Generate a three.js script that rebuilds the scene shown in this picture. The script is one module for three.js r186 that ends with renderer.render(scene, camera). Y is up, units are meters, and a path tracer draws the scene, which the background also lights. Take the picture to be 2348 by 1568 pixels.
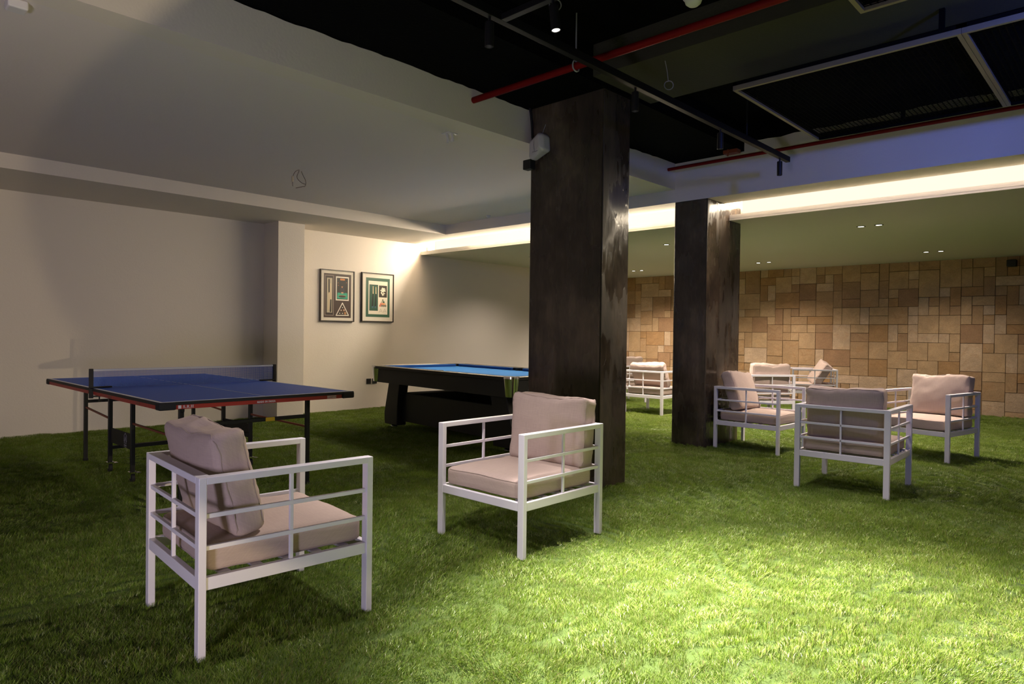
import * as THREE from 'three';
import { RoundedBoxGeometry } from 'three/addons/geometries/RoundedBoxGeometry.js';
import { mergeGeometries, mergeVertices, toCreasedNormals } from 'three/addons/utils/BufferGeometryUtils.js';
import { RectAreaLightUniformsLib } from 'three/addons/lights/RectAreaLightUniformsLib.js';
import { FontLoader } from 'three/addons/loaders/FontLoader.js';
import { TextGeometry } from 'three/addons/geometries/TextGeometry.js';

// ------------------------------------------------------------------ camera, exposure, lights
RectAreaLightUniformsLib.init();
const renderer = new THREE.WebGLRenderer({ antialias: true });
renderer.toneMapping = THREE.LinearToneMapping;
renderer.toneMappingExposure = 1.0;
renderer.shadowMap.enabled = true;
const scene = new THREE.Scene();
scene.background = new THREE.Color(0x000000);
const camera = new THREE.PerspectiveCamera(53.52, 2348 / 1568, 0.05, 60);
camera.position.set(0, 1.2462, 0);
camera.rotation.order = 'YXZ';
camera.rotation.set(-0.0119, -0.8112, 0.0127);
camera.updateMatrixWorld(true);
scene.add(camera);

function areaLight(name, color, intensity, w, h, pos, target) {
  const l = new THREE.RectAreaLight(color, intensity, w, h);
  l.name = name; l.position.set(...pos); l.lookAt(...target); scene.add(l); return l;
}
function spotLight(name, color, intensity, pos, target, angle, penumbra, soft = 2) {
  const l = new THREE.SpotLight(color, intensity, 0, angle, penumbra, 2);
  l.name = name; l.position.set(...pos); l.target.position.set(...target); scene.add(l); scene.add(l.target);
  l.castShadow = true; l.shadow.radius = soft; return l;
}
const COOL = new THREE.Color(0.10, 0.18, 1.0), NEUTRAL = new THREE.Color(1.0, 0.90, 0.88), DOWN = new THREE.Color(1.0, 0.84, 0.70), COVEC = new THREE.Color(1.0, 0.83, 0.60), FILL = new THREE.Color(0.88, 0.80, 1.12);
// positions of lamps, shared with their builders below
const HEADS = [[1.05, -2.62, 15, 2.95, -2.95, 0.40], [2.552, -2.62, 15, 2.1, -2.9, 0.80], [3.956, -2.62, 46, 4.2, -1.5, 0.66], [5.209, -2.62, 6, 5.4, -2.3, 0.95], [6.418, -2.62, 6, 7.0, -2.3, 0.95]], MAIN_HEAD = [2.64, -2.25, 300, 2.74, -1.0];
const DOWN_X = [9.02, 12.28], DOWN_Z = [-8.11, -7.91, -5.38, -5.18, -2.66, -2.46];
const ADDED_LAMP = [0.0, 0.40, 2.0];
const FLOOD = [[3.6, 2.88, 0.6], [7.08, 3.02, -1.5]], FILL_PANEL = [[-1.35, 0.52, -0.75], [0.9, 0.8, -9]];
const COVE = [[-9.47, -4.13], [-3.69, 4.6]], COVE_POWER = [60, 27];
COVE.forEach(([a, b], i) => { areaLight('added_cove_glow_light', COVEC, COVE_POWER[i], b - a, i ? 0.55 : 0.72, [7.93, i ? 3.095 : 3.02, (a + b) / 2], [0, i ? 3.095 : 3.02, (a + b) / 2]); });  // area lights added for the glow reflected off the cove back wall
spotLight('added_floor_lamp_light', new THREE.Color(1.0, 0.80, 0.48), 30, ADDED_LAMP, [0.7, 3.2, -9.5], 0.5, 0.5, 0.6);  // lamp added to outline the curved shade on the left wall
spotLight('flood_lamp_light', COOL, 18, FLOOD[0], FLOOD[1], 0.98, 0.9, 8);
areaLight('added_fill_panel_light', FILL, 47, 0.6, 0.6, ...FILL_PANEL);  // unseen fill light added to brighten the near chair faces
spotLight('spotlight_light', NEUTRAL, MAIN_HEAD[2], [MAIN_HEAD[0], 2.765, MAIN_HEAD[1] + 0.02], [MAIN_HEAD[3], 0, MAIN_HEAD[4]], 0.64, 1, 1.6);
for (const [x, z, power, tx, tz, cone] of HEADS) if (power) spotLight('spotlight_light', NEUTRAL, power, [x, 2.775, z], [tx, 0, tz], cone, 1, 1.6);
for (const x of DOWN_X) for (const z of DOWN_Z) spotLight('downlight_light', DOWN, (x < 10 ? [7, 36, 25] : [24, 15, 8])[Math.round((z + 8) / 2.75)], [x, 2.605, z], [x, 0, z], 1.2, 1, 1.5);

// ------------------------------------------------------------------ helpers
const used = {};
function numbered(n) { used[n] = (used[n] ?? -1) + 1; return used[n] ? n + '_' + String(used[n]).padStart(3, '0') : n; }
function tag(o, label, category, group) { o.userData.label = label; o.userData.category = category; if (group) o.userData.group = group; return o; }
function shadows(o) { o.traverse((m) => { if (m.isMesh) { m.castShadow = true; m.receiveShadow = true; } }); return o; }
function thing(name, label, category, pos = [0, 0, 0], turn = 0, group) {
  const o = new THREE.Group(); o.name = numbered(name); o.position.set(...pos); o.rotation.y = turn;
  scene.add(o); return tag(o, label, category, group);
}
function part(name, geo, mat, parent) {
  const m = new THREE.Mesh(geo, mat); m.name = name; m.castShadow = m.receiveShadow = true; parent.add(m); return m;
}
function single(name, geo, mat, label, category, pos = [0, 0, 0], group) {
  const m = part(numbered(name), geo, mat, scene); m.position.set(...pos); return tag(m, label, category, group);
}
function struct(name, geo, mat) { const m = part(numbered(name), geo, mat, scene); m.userData.kind = 'structure'; return m; }
function rng(seed) { let s = seed >>> 0; return () => { s = (s + 0x6d2b79f5) >>> 0; let t = s; t = Math.imul(t ^ (t >>> 15), t | 1); t ^= t + Math.imul(t ^ (t >>> 7), t | 61); return ((t ^ (t >>> 14)) >>> 0) / 4294967296; }; }
function boxUV(g) {                                   // uv in metres, by the dominant axis of each face
  const p = g.attributes.position, n = g.attributes.normal, uv = new Float32Array(p.count * 2);
  for (let i = 0; i < p.count; i++) {
    const ax = Math.abs(n.getX(i)), ay = Math.abs(n.getY(i)), az = Math.abs(n.getZ(i));
    const u = ax > ay && ax > az ? p.getZ(i) : p.getX(i), v = ay >= ax && ay >= az ? p.getZ(i) : p.getY(i);
    uv[i * 2] = u; uv[i * 2 + 1] = v;
  }
  g.setAttribute('uv', new THREE.BufferAttribute(uv, 2)); return g;
}
function box(w, h, d, x = 0, y = 0, z = 0, r = 0) {
  let g = r > 0 ? new RoundedBoxGeometry(w, h, d, 1, Math.min(r, w * 0.49, h * 0.49, d * 0.49)) : new THREE.BoxGeometry(w, h, d);
  if (g.index) g = g.toNonIndexed();
  g.translate(x, y, z); return boxUV(g);
}
function span(x0, x1, y0, y1, z0, z1, r = 0) { return box(x1 - x0, y1 - y0, z1 - z0, (x0 + x1) / 2, (y0 + y1) / 2, (z0 + z1) / 2, r); }
function plain(g) { if (g.index) g = g.toNonIndexed(); for (const k of Object.keys(g.attributes)) if (!['position', 'normal', 'uv'].includes(k)) g.deleteAttribute(k); return g; }
function merge(list) { return list.length > 1 ? mergeGeometries(list.map(plain)) : list[0]; }
function rod(a, b, r, seg = 10) {
  const A = new THREE.Vector3(...a), B = new THREE.Vector3(...b), d = B.clone().sub(A), L = d.length();
  const g = new THREE.CylinderGeometry(r, r, L, seg).toNonIndexed();
  g.applyQuaternion(new THREE.Quaternion().setFromUnitVectors(new THREE.Vector3(0, 1, 0), d.normalize()));
  g.translate((a[0] + b[0]) / 2, (a[1] + b[1]) / 2, (a[2] + b[2]) / 2); return g;
}
function bar(a, b, w, h, r = 0.002) {                 // rectangular bar from a to b
  const A = new THREE.Vector3(...a), B = new THREE.Vector3(...b), d = B.clone().sub(A), L = d.length();
  const g = box(w, h, L, 0, 0, 0, r), o = new THREE.Object3D(); o.position.copy(A).add(B).multiplyScalar(0.5); o.lookAt(B); o.updateMatrix();
  g.applyMatrix4(o.matrix); return g;
}
function tube(pts, r, seg = 40, radial = 6, closed = false) { return new THREE.TubeGeometry(new THREE.CatmullRomCurve3(pts.map((p) => new THREE.Vector3(...p)), closed), seg, r, radial, closed).toNonIndexed(); }
function moved(g, x, y, z) { const c = g.clone(); c.translate(x, y, z); return c; }

// ------------------------------------------------------------------ noise and textures
function hash2(x, y, s) { let h = Math.imul(x, 374761393) ^ Math.imul(y, 668265263) ^ Math.imul(s, 1274126177); h = Math.imul(h ^ (h >>> 13), 1274126177); return ((h ^ (h >>> 16)) >>> 0) / 4294967296; }
function vnoise(x, y, px, py, s) {                    // value noise that repeats after px, py cells
  const xi = Math.floor(x), yi = Math.floor(y), fx = x - xi, fy = y - yi, w = (a, n) => ((a % n) + n) % n;
  const sx = fx * fx * (3 - 2 * fx), sy = fy * fy * (3 - 2 * fy), x0 = w(xi, px), x1 = w(xi + 1, px), y0 = w(yi, py), y1 = w(yi + 1, py);
  return (hash2(x0, y0, s) * (1 - sx) + hash2(x1, y0, s) * sx) * (1 - sy) + (hash2(x0, y1, s) * (1 - sx) + hash2(x1, y1, s) * sx) * sy;
}
function fbm(u, v, fx, fy, oct, s) { let a = 0, k = 0.5, t = 0; for (let i = 0; i < oct; i++) { a += k * vnoise(u * fx, v * fy, fx, fy, s + i); t += k; k *= 0.5; fx *= 2; fy *= 2; } return a / t; }
function texture(n, repeat, f, srgb = true) {         // f(u, v) -> grey or [r, g, b], 0..1
  const d = new Uint8Array(n * n * 4);
  for (let y = 0; y < n; y++) for (let x = 0; x < n; x++) {
    const c = f((x + 0.5) / n, (y + 0.5) / n), i = (y * n + x) * 4, q = Array.isArray(c) ? c : [c, c, c];
    for (let k = 0; k < 3; k++) d[i + k] = Math.max(0, Math.min(255, Math.round(q[k] * 255))); d[i + 3] = 255;
  }
  const t = new THREE.DataTexture(d, n, n); t.wrapS = t.wrapT = THREE.RepeatWrapping; t.magFilter = THREE.LinearFilter; t.minFilter = THREE.LinearMipmapLinearFilter;
  t.generateMipmaps = true; if (srgb) t.colorSpace = THREE.SRGBColorSpace; t.repeat.set(1 / repeat, 1 / repeat); t.needsUpdate = true; return t;
}
const lerp = (a, b, t) => a + (b - a) * t, mix3 = (a, b, t) => [lerp(a[0], b[0], t), lerp(a[1], b[1], t), lerp(a[2], b[2], t)], smooth = (a, b, x) => { const t = Math.max(0, Math.min(1, (x - a) / (b - a))); return t * t * (3 - 2 * t); };
const plasterBump = texture(512, 1.2, (u, v) => 0.6 * fbm(u, v, 90, 90, 3, 3) + 0.4 * fbm(u, v, 8, 8, 4, 9), false);
const weaveBump = texture(256, 0.06, (u, v) => 0.5 + 0.25 * Math.sin(u * Math.PI * 2 * 32) * Math.cos(v * Math.PI * 2 * 32) + 0.25 * (fbm(u, v, 64, 64, 2, 5) - 0.5), false);
const weaveTone = texture(256, 0.25, (u, v) => 0.90 + 0.10 * (0.5 * fbm(u, v, 6, 110, 2, 31) + 0.5 * fbm(u, v, 110, 6, 2, 37)));
const clothBump = texture(256, 0.05, (u, v) => fbm(u, v, 80, 80, 2, 15), false);
// trowelled dark cement: cloudy tone with long vertical drags
const cementTone = texture(1024, 2.4, (u, v) => {
  const cloud = fbm(u, v, 5, 4, 5, 21), drag = fbm(u, v, 46, 5, 4, 23), fine = fbm(u, v, 120, 40, 3, 27);
  const t = 0.58 * cloud + 0.22 * drag + 0.2 * fine, l = 0.62 + 0.9 * (t - 0.5);
  return mix3([0.44 * l, 0.375 * l, 0.315 * l], [0.53 * l, 0.455 * l, 0.38 * l], smooth(0.42, 0.62, cloud));
});
const cementGloss = texture(1024, 2.4, (u, v) => { const a = fbm(u, v, 9, 7, 5, 41), b = fbm(u, v, 40, 9, 3, 43); return 0.15 + 0.36 * smooth(0.42, 0.58, 0.55 * a + 0.45 * b); }, false);
const cementBump = texture(1024, 2.4, (u, v) => 0.7 * fbm(u, v, 12, 8, 5, 51) + 0.3 * smooth(0.5, 0.6, fbm(u, v, 30, 9, 4, 53)), false);
const stoneBump = texture(512, 0.9, (u, v) => 0.6 * fbm(u, v, 14, 22, 5, 61) + 0.4 * fbm(u, v, 90, 90, 3, 63), false);
function stoneTone(seed, base, vein, amount) {
  return texture(512, 0.9, (u, v) => {
    const warp = fbm(u, v, 4, 4, 4, seed), band = 0.5 + 0.5 * Math.sin((v * 5 + 3.2 * warp) * Math.PI * 2), grain = fbm(u, v, 100, 100, 3, seed + 7), blot = fbm(u, v, 7, 7, 4, seed + 3);
    const c = mix3(base, vein, amount * smooth(0.45, 0.95, 0.6 * band + 0.6 * (blot - 0.3))), l = 0.82 + 0.36 * (0.5 * grain + 0.5 * blot);
    return c.map((k) => k * l);
  });
}
const M = {};
const std = (o) => new THREE.MeshStandardMaterial(o), phys = (o) => new THREE.MeshPhysicalMaterial(o);
const lin = (r, g, b) => new THREE.Color().setRGB(r, g, b);
M.paint = std({ name: 'white_wall_paint', color: lin(0.72, 0.66, 0.60), roughness: 0.92, bumpMap: plasterBump, bumpScale: 0.0012 });
M.ceilingPaint = std({ name: 'white_ceiling_paint', color: lin(0.72, 0.66, 0.64), roughness: 0.95, bumpMap: plasterBump, bumpScale: 0.0008 });
M.black = phys({ name: 'black_ceiling_paint', color: lin(0.0022, 0.0022, 0.0024), roughness: 0.95, specularIntensity: 0.15, bumpMap: plasterBump, bumpScale: 0.003 });
M.greyBeam = std({ name: 'dark_concrete_soffit', color: lin(0.045, 0.040, 0.027), roughness: 0.95, bumpMap: plasterBump, bumpScale: 0.003 });
M.cement = std({ name: 'polished_dark_cement', color: 0xffffff, map: cementTone, roughness: 1, roughnessMap: cementGloss, bumpMap: cementBump, bumpScale: 0.004 });
M.frame = std({ name: 'white_powder_coat', color: lin(0.70, 0.67, 0.72), roughness: 0.42 });
M.cushion = phys({ name: 'beige_outdoor_fabric', color: lin(0.50, 0.385, 0.33), map: weaveTone, roughness: 0.9, bumpMap: weaveBump, bumpScale: 0.0006, sheen: 0.4, sheenRoughness: 0.6, sheenColor: lin(0.6, 0.5, 0.45) });
M.piping = std({ name: 'beige_seam_cord', color: lin(0.36, 0.28, 0.235), roughness: 0.9 });
M.blackMetal = std({ name: 'black_metal', color: lin(0.012, 0.012, 0.013), roughness: 0.45, metalness: 0.2 });
M.trackBlack = phys({ name: 'black_track_paint', color: lin(0.005, 0.005, 0.006), roughness: 0.5, specularIntensity: 0.35 });
M.mattBlack = std({ name: 'matt_black_laminate', color: lin(0.010, 0.010, 0.010), roughness: 0.6 });
M.chrome = std({ name: 'chrome', color: lin(0.75, 0.75, 0.75), roughness: 0.12, metalness: 1 });
M.rubber = std({ name: 'black_rubber', color: lin(0.015, 0.015, 0.015), roughness: 0.8 });
M.blueTop = std({ name: 'blue_table_top', color: lin(0.016, 0.075, 0.46), roughness: 0.6 });
M.whiteLine = std({ name: 'white_line_paint', color: lin(0.75, 0.75, 0.75), roughness: 0.6 });
M.redApron = std({ name: 'red_table_rim', color: lin(0.42, 0.03, 0.02), roughness: 0.5 });
M.redBrace = std({ name: 'rust_red_brace', color: lin(0.26, 0.055, 0.025), roughness: 0.5 });
M.redPipe = phys({ name: 'red_pipe_paint', color: lin(0.17, 0.002, 0.002), roughness: 0.55, specularIntensity: 0.4 });
M.net = std({ name: 'net_cord', color: lin(0.09, 0.19, 0.60), roughness: 0.8 });
M.netTape = std({ name: 'white_net_tape', color: lin(0.7, 0.72, 0.75), roughness: 0.8 });
M.felt = std({ name: 'blue_pool_cloth', color: lin(0.012, 0.19, 0.60), roughness: 0.95, bumpMap: clothBump, bumpScale: 0.0005 });
M.feltCushion = std({ name: 'blue_cushion_cloth', color: lin(0.015, 0.10, 0.36), roughness: 0.95, bumpMap: clothBump, bumpScale: 0.0005 });
M.railTrim = std({ name: 'brushed_rail_trim', color: lin(0.42, 0.38, 0.33), roughness: 0.3, metalness: 0.9 });
M.galv = std({ name: 'galvanised_angle', color: lin(0.26, 0.215, 0.15), roughness: 0.5, metalness: 0.4 });
M.mesh = phys({ name: 'black_expanded_mesh', color: lin(0.003, 0.003, 0.003), roughness: 0.8, specularIntensity: 0.1 });
M.yellow = std({ name: 'yellow_sticker', color: lin(0.75, 0.50, 0.02), roughness: 0.5 });
M.whitePlastic = std({ name: 'white_plastic', color: lin(0.66, 0.64, 0.66), roughness: 0.45 });
M.greyCable = std({ name: 'grey_cable', color: lin(0.30, 0.30, 0.34), roughness: 0.6 });
M.brownWire = std({ name: 'brown_wire', color: lin(0.09, 0.05, 0.035), roughness: 0.6 });
M.glowWarm = std({ name: 'cove_wall_glow', color: 0x000000, emissive: new THREE.Color(1.0, 0.87, 0.70), emissiveIntensity: 1.1 });  // emission stands in for lamplight reflected by the cove back wall
M.glowLamp = std({ name: 'lamp_glow', color: 0x000000, emissive: new THREE.Color(1.0, 0.93, 0.84), emissiveIntensity: 5 });
M.glowBlue = std({ name: 'blue_flood_glow', color: 0x000000, emissive: COOL, emissiveIntensity: 2 });
M.glowPanel = std({ name: 'panel_glow', color: 0x000000, emissive: FILL, emissiveIntensity: 1.5 });
M.lowPaint = std({ name: 'low_ceiling_paint', color: lin(0.56, 0.55, 0.50), roughness: 0.95, bumpMap: plasterBump, bumpScale: 0.0008 });
M.blockerGrey = std({ name: 'dark_grey_blocker', color: lin(0.05, 0.05, 0.055), roughness: 0.8 });
M.thatch = std({ name: 'turf_backing', color: lin(0.050, 0.085, 0.010), roughness: 1 });

// ------------------------------------------------------------------ the room
const WALL_Z = -9.5, WALL_X = 13.75, BACK_Z = 5, FRONT_X = -4;
struct('floor', span(FRONT_X - 0.2, WALL_X + 0.3, -0.25, -0.03, WALL_Z - 0.3, BACK_Z + 0.2), M.thatch);
struct('wall_left', span(FRONT_X - 0.2, WALL_X + 0.3, -0.1, 3.9, WALL_Z - 0.2, WALL_Z), M.paint);
struct('wall_back', span(FRONT_X - 0.2, WALL_X + 0.3, -0.1, 3.9, BACK_Z, BACK_Z + 0.2), M.paint);
struct('wall_front', span(FRONT_X - 0.2, FRONT_X, -0.1, 3.9, WALL_Z, BACK_Z), M.paint);
struct('ceiling', span(FRONT_X - 0.2, WALL_X + 0.3, 3.55, 3.75, WALL_Z - 0.2, BACK_Z + 0.2), M.black);
// suspended white ceiling over the games corner
struct('ceiling', span(FRONT_X, 7.08, 2.96, 3.02, -8.215, -4.32), M.ceilingPaint);
// low ceiling before the stone wall, with its upturned lip
struct('ceiling', merge([span(7.62, WALL_X, 2.625, 2.648, WALL_Z, BACK_Z), span(7.62, 7.645, 2.645, 2.69, WALL_Z, BACK_Z)]), M.lowPaint);
// pier on the left wall, dropped soffit along it, white downstand beams
struct('trim_1', span(4.70, 5.115, -0.1, 2.83, WALL_Z, -9.07, 0.004), M.paint);
struct('trim_2', span(FRONT_X, 7.5, 2.81, 3.4, WALL_Z, -8.215), M.paint);
struct('trim_3', span(FRONT_X, 7.08, 2.96, 3.5, -4.32, -4.12), M.paint);
struct('trim_4', merge([span(7.08, 7.5, 2.81, 3.56, WALL_Z + 0.01, BACK_Z)]), M.paint);
struct('trim_5', merge([span(7.96, 8.0, 2.648, 3.56, WALL_Z + 0.01, BACK_Z), span(7.5, 7.96, 3.42, 3.46, WALL_Z + 0.01, BACK_Z)]), M.paint);
// black paint over the top of the white beams, with its ragged lower edge
function paintEdge(len, y, top, seed, thick) {
  const s = new THREE.Shape(), r = rng(seed), n = Math.round(len / 0.07); s.moveTo(0, top);
  let k = 0; for (let i = 0; i <= n; i++) { k = k * 0.8 + (r() - 0.5) * 0.014; s.lineTo((i / n) * len, y + k); } s.lineTo(len, top);
  return boxUV(new THREE.ExtrudeGeometry(s, { depth: thick, bevelEnabled: false }).toNonIndexed());
}
{ const a = paintEdge(7.08 - FRONT_X, 3.262, 3.56, 5, 0.004); a.translate(FRONT_X, 0, -4.12); struct('trim_6', a, M.black);
  const b = paintEdge(BACK_Z + 3.3, 3.36, 3.56, 6, 0.004); b.rotateY(-Math.PI / 2); b.translate(7.08, 0, -3.3); struct('trim_7', b, M.black); }
// black concrete beams over the columns
struct('trim_8', span(FRONT_X, 7.08, 3.262, 3.56, -4.116, -3.28), M.black);
struct('trim_9', span(4.35, 5.2, 3.30, 3.56, -3.28, BACK_Z), M.greyBeam);
struct('trim_10', span(FRONT_X, 7.08, 3.40, 3.56, -1.2, -0.75), M.black);

// stone cladding on the right wall
{
  const w = new THREE.Group(); w.name = 'wall_right'; w.userData.kind = 'structure'; scene.add(w);
  part('backing', span(WALL_X + 0.012, WALL_X + 0.25, -0.1, 3.9, WALL_Z, BACK_Z), std({ name: 'dark_mortar', color: lin(0.10, 0.072, 0.045), roughness: 1 }), w);
  const tones = [[[0.72, 0.60, 0.45], [0.66, 0.52, 0.36]], [[0.66, 0.53, 0.38], [0.56, 0.40, 0.24]], [[0.76, 0.66, 0.55], [0.68, 0.55, 0.42]], [[0.64, 0.48, 0.30], [0.50, 0.33, 0.17]], [[0.60, 0.47, 0.34], [0.48, 0.33, 0.22]], [[0.78, 0.68, 0.58], [0.74, 0.62, 0.50]], [[0.56, 0.42, 0.30], [0.48, 0.34, 0.24]]];
  const weights = [0.26, 0.22, 0.15, 0.11, 0.12, 0.08, 0.06];
  const tan = [0.68, 0.57, 0.43], mats = tones.map((t) => t.map((c) => mix3(c, tan, 0.35))).map(([b, v], i) => std({ name: 'sandstone', color: 0xffffff, map: stoneTone(100 + i * 11, b, v, 0.5), roughness: 0.88, bumpMap: stoneBump, bumpScale: 0.006 }));
  const U = 0.1605, r = rng(77), cols = Math.ceil((BACK_Z - WALL_Z) / U), rows = 17, taken = new Uint8Array(cols * rows), list = [];
  const sizes = [[1, 1, 0.17], [2, 1, 0.20], [1, 2, 0.18], [2, 2, 0.27], [3, 2, 0.10], [2, 3, 0.05], [3, 1, 0.03]];
  const free = (c, q, a, b) => { if (c + a > cols || q + b > rows) return false; for (let i = 0; i < a; i++) for (let j = 0; j < b; j++) if (taken[(q + j) * cols + c + i]) return false; return true; };
  for (let q = 0; q < rows; q++) for (let c = 0; c < cols; c++) {
    if (taken[q * cols + c]) continue;
    let a = 1, b = 1;
    for (let t = 0; t < 6; t++) { let k = r(), s = 0; for (s = 0; s < sizes.length - 1 && k > sizes[s][2]; s++) k -= sizes[s][2]; if (free(c, q, sizes[s][0], sizes[s][1])) { [a, b] = sizes[s]; break; } }
    for (let i = 0; i < a; i++) for (let j = 0; j < b; j++) taken[(q + j) * cols + c + i] = 1;
    const z0 = WALL_Z + c * U, y0 = -0.1 + q * U, z1 = Math.min(z0 + a * U, BACK_Z), y1 = Math.min(y0 + b * U, 2.64);
    if (y1 - y0 < 0.02 || z1 - z0 < 0.02) continue;
    const mid = new THREE.Vector3(WALL_X, (y0 + y1) / 2, (z0 + z1) / 2), p = mid.clone().project(camera), seen = Math.abs(p.x) < 1.02 && Math.abs(p.y) < 1 && p.x > 0.2;
    let k = r(), m = 0; for (m = 0; m < weights.length - 1 && k > weights[m]; m++) k -= weights[m];
    list.push({ z0, z1, y0, y1, m, proud: 0.004 + 0.012 * r(), gap: 0.0015 + 0.0015 * r(), ou: r(), ov: r(), score: seen ? (z1 - z0) * (y1 - y0) / mid.distanceToSquared(camera.position) : 0 });
  }
  const stone = (s) => {
    const g = box(0.05, s.y1 - s.y0 - 2 * s.gap, s.z1 - s.z0 - 2 * s.gap, 0, 0, 0, 0.004); const uv = g.attributes.uv;
    for (let i = 0; i < uv.count; i++) uv.setXY(i, uv.getX(i) + s.ou, uv.getY(i) + s.ov);
    return g;
  };
  list.sort((a, b) => b.score - a.score);
  const rest = mats.map(() => []);
  list.forEach((s, i) => {
    const x = WALL_X + 0.025 - s.proud, y = (s.y0 + s.y1) / 2, z = (s.z0 + s.z1) / 2;
    if (i < 300) part('stone', stone(s), mats[s.m], w).position.set(x, y, z); else rest[s.m].push(moved(stone(s), x, y, z));
  });
  rest.forEach((l, i) => { if (l.length) part('stones', merge(l), mats[i], w).userData.kind = 'stuff'; });
}

// polished cement columns
function column(label, x0, x1, z0, z1, top) {
  const g = span(x0, x1, -0.1, top, z0, z1, 0.012); const t = single('cement_column', g, M.cement, label, 'column'); return t;
}
column('nearer dark polished cement column behind the armchair facing the camera', 4.53, 4.917, -4.10, -3.30, 3.27);
column('farther dark polished cement column carrying the white beam beside the lit cove', 7.08, 7.93, -4.12, -3.70, 2.812);

// ------------------------------------------------------------------ artificial turf
{
  const r = rng(11), tuft = (seed, count, size) => {
    const q = rng(seed), pos = [], nor = [], col = [];
    const kinds = [[0.150, 0.245, 0.020], [0.210, 0.295, 0.050], [0.092, 0.178, 0.008], [0.310, 0.355, 0.130], [0.195, 0.165, 0.060]];
    for (let i = 0; i < count; i++) {
      const x = (q() - 0.5) * size, z = (q() - 0.5) * size, a = q() * Math.PI * 2, h = 0.014 + 0.014 * q(), w = 0.0006 + 0.0004 * q(), lean = 0.006 + 0.020 * q(), la = (q() - 0.5) * 4.4 + 0.6;
      const dx = Math.cos(a) * w, dz = Math.sin(a) * w, lx = Math.cos(la) * lean, lz = Math.sin(la) * lean, k = q(), c = kinds[k < 0.34 ? 0 : k < 0.62 ? 1 : k < 0.82 ? 2 : k < 0.94 ? 3 : 4], b = 0.85 + 0.3 * q();
      const P = [[x - dx, 0, z - dz], [x + dx, 0, z + dz], [x + lx * 0.35 - dx * 0.9, h * 0.6, z + lz * 0.35 - dz * 0.9], [x + lx * 0.35 + dx * 0.9, h * 0.6, z + lz * 0.35 + dz * 0.9], [x + lx, h, z + lz]];
      for (const [A, B, C] of [[0, 1, 3], [0, 3, 2], [2, 3, 4]]) {
        const va = new THREE.Vector3(...P[A]), vb = new THREE.Vector3(...P[B]), vc = new THREE.Vector3(...P[C]), n = vb.clone().sub(va).cross(vc.clone().sub(va)).normalize();
        for (const v of [va, vb, vc]) { pos.push(v.x, v.y, v.z); nor.push(n.x, n.y, n.z); col.push(c[0] * b, c[1] * b, c[2] * b); }
      }
    }
    const g = new THREE.BufferGeometry();
    g.setAttribute('position', new THREE.Float32BufferAttribute(pos, 3)); g.setAttribute('normal', new THREE.Float32BufferAttribute(nor, 3)); g.setAttribute('color', new THREE.Float32BufferAttribute(col, 3));
    return g;
  };
  const soft = phys({ name: 'matt_grass_blade', color: 0xffffff, vertexColors: true, roughness: 0.95, transmission: 0.42, thickness: 0, specularIntensity: 0.25, side: THREE.DoubleSide }), shiny = phys({ name: 'glossy_grass_blade', color: 0xffffff, vertexColors: true, roughness: 0.34, specularIntensity: 0.6, side: THREE.DoubleSide });
  const cell = 0.1, variants = [], spots = [[], [], [], []], o = new THREE.Object3D(), v = new THREE.Vector3();
  for (let k = 0; k < 4; k++) variants.push(tuft(200 + k, 430, 0.13));
  const big = (x, z, s, f) => fbm(x / 16 + 0.5, z / 16 + 0.5, f, f, 4, s);
  for (let x = -1.5; x < WALL_X; x += cell) for (let z = WALL_Z + 0.03; z < 3.4; z += cell) {
    v.set(x, 0, z).project(camera); const ahead = 0.725 * x - 0.688 * z;
    if (ahead < 0.2 || Math.abs(v.x) > 1 + 1.2 / Math.max(ahead, 0.4) || v.z > 1) continue;
    const px = x + (r() - 0.5) * 0.06, pz = z + (r() - 0.5) * 0.06;
    if ((px > 4.56 && px < 4.89 && pz > -4.07 && pz < -3.33) || (px > 7.11 && px < 7.9 && pz > -4.09 && pz < -3.73)) continue;
    spots[Math.floor(r() * 4)].push([px, pz, r(), r()]);
  }
  const turf = new THREE.Group(); turf.name = 'artificial_grass'; turf.userData = { kind: 'stuff', label: 'bright green short pile artificial grass covering the whole floor', category: 'grass' }; scene.add(turf);
  spots.forEach((list, k) => {
    const m = new THREE.InstancedMesh(variants[k], k % 2 ? soft : shiny, list.length); m.name = 'grass_blades'; m.castShadow = m.receiveShadow = true; m.userData.kind = 'stuff';
    const c = new THREE.Color();
    list.forEach(([x, z, a, b], i) => {
      const n1 = big(x, z, 301, 18), n2 = big(x, z, 311, 18), n3 = big(x, z, 321, 40), press = smooth(0.55, 0.72, big(x, z, 331, 34));
      o.position.set(x, -0.03, z); o.rotation.set((n1 - 0.5) * 1.0, (n2 - 0.5) * 7 + a * 0.9, (n2 - 0.5) * 1.0); o.scale.set(1, (0.75 + 0.55 * n3) * (1 - 0.35 * press), 1); o.updateMatrix(); m.setMatrixAt(i, o.matrix);
      const t = 0.86 + 0.28 * b; m.setColorAt(i, c.setRGB(t * (0.96 + 0.1 * n3), t, t));
    });
    turf.add(m);
  });
}

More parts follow.
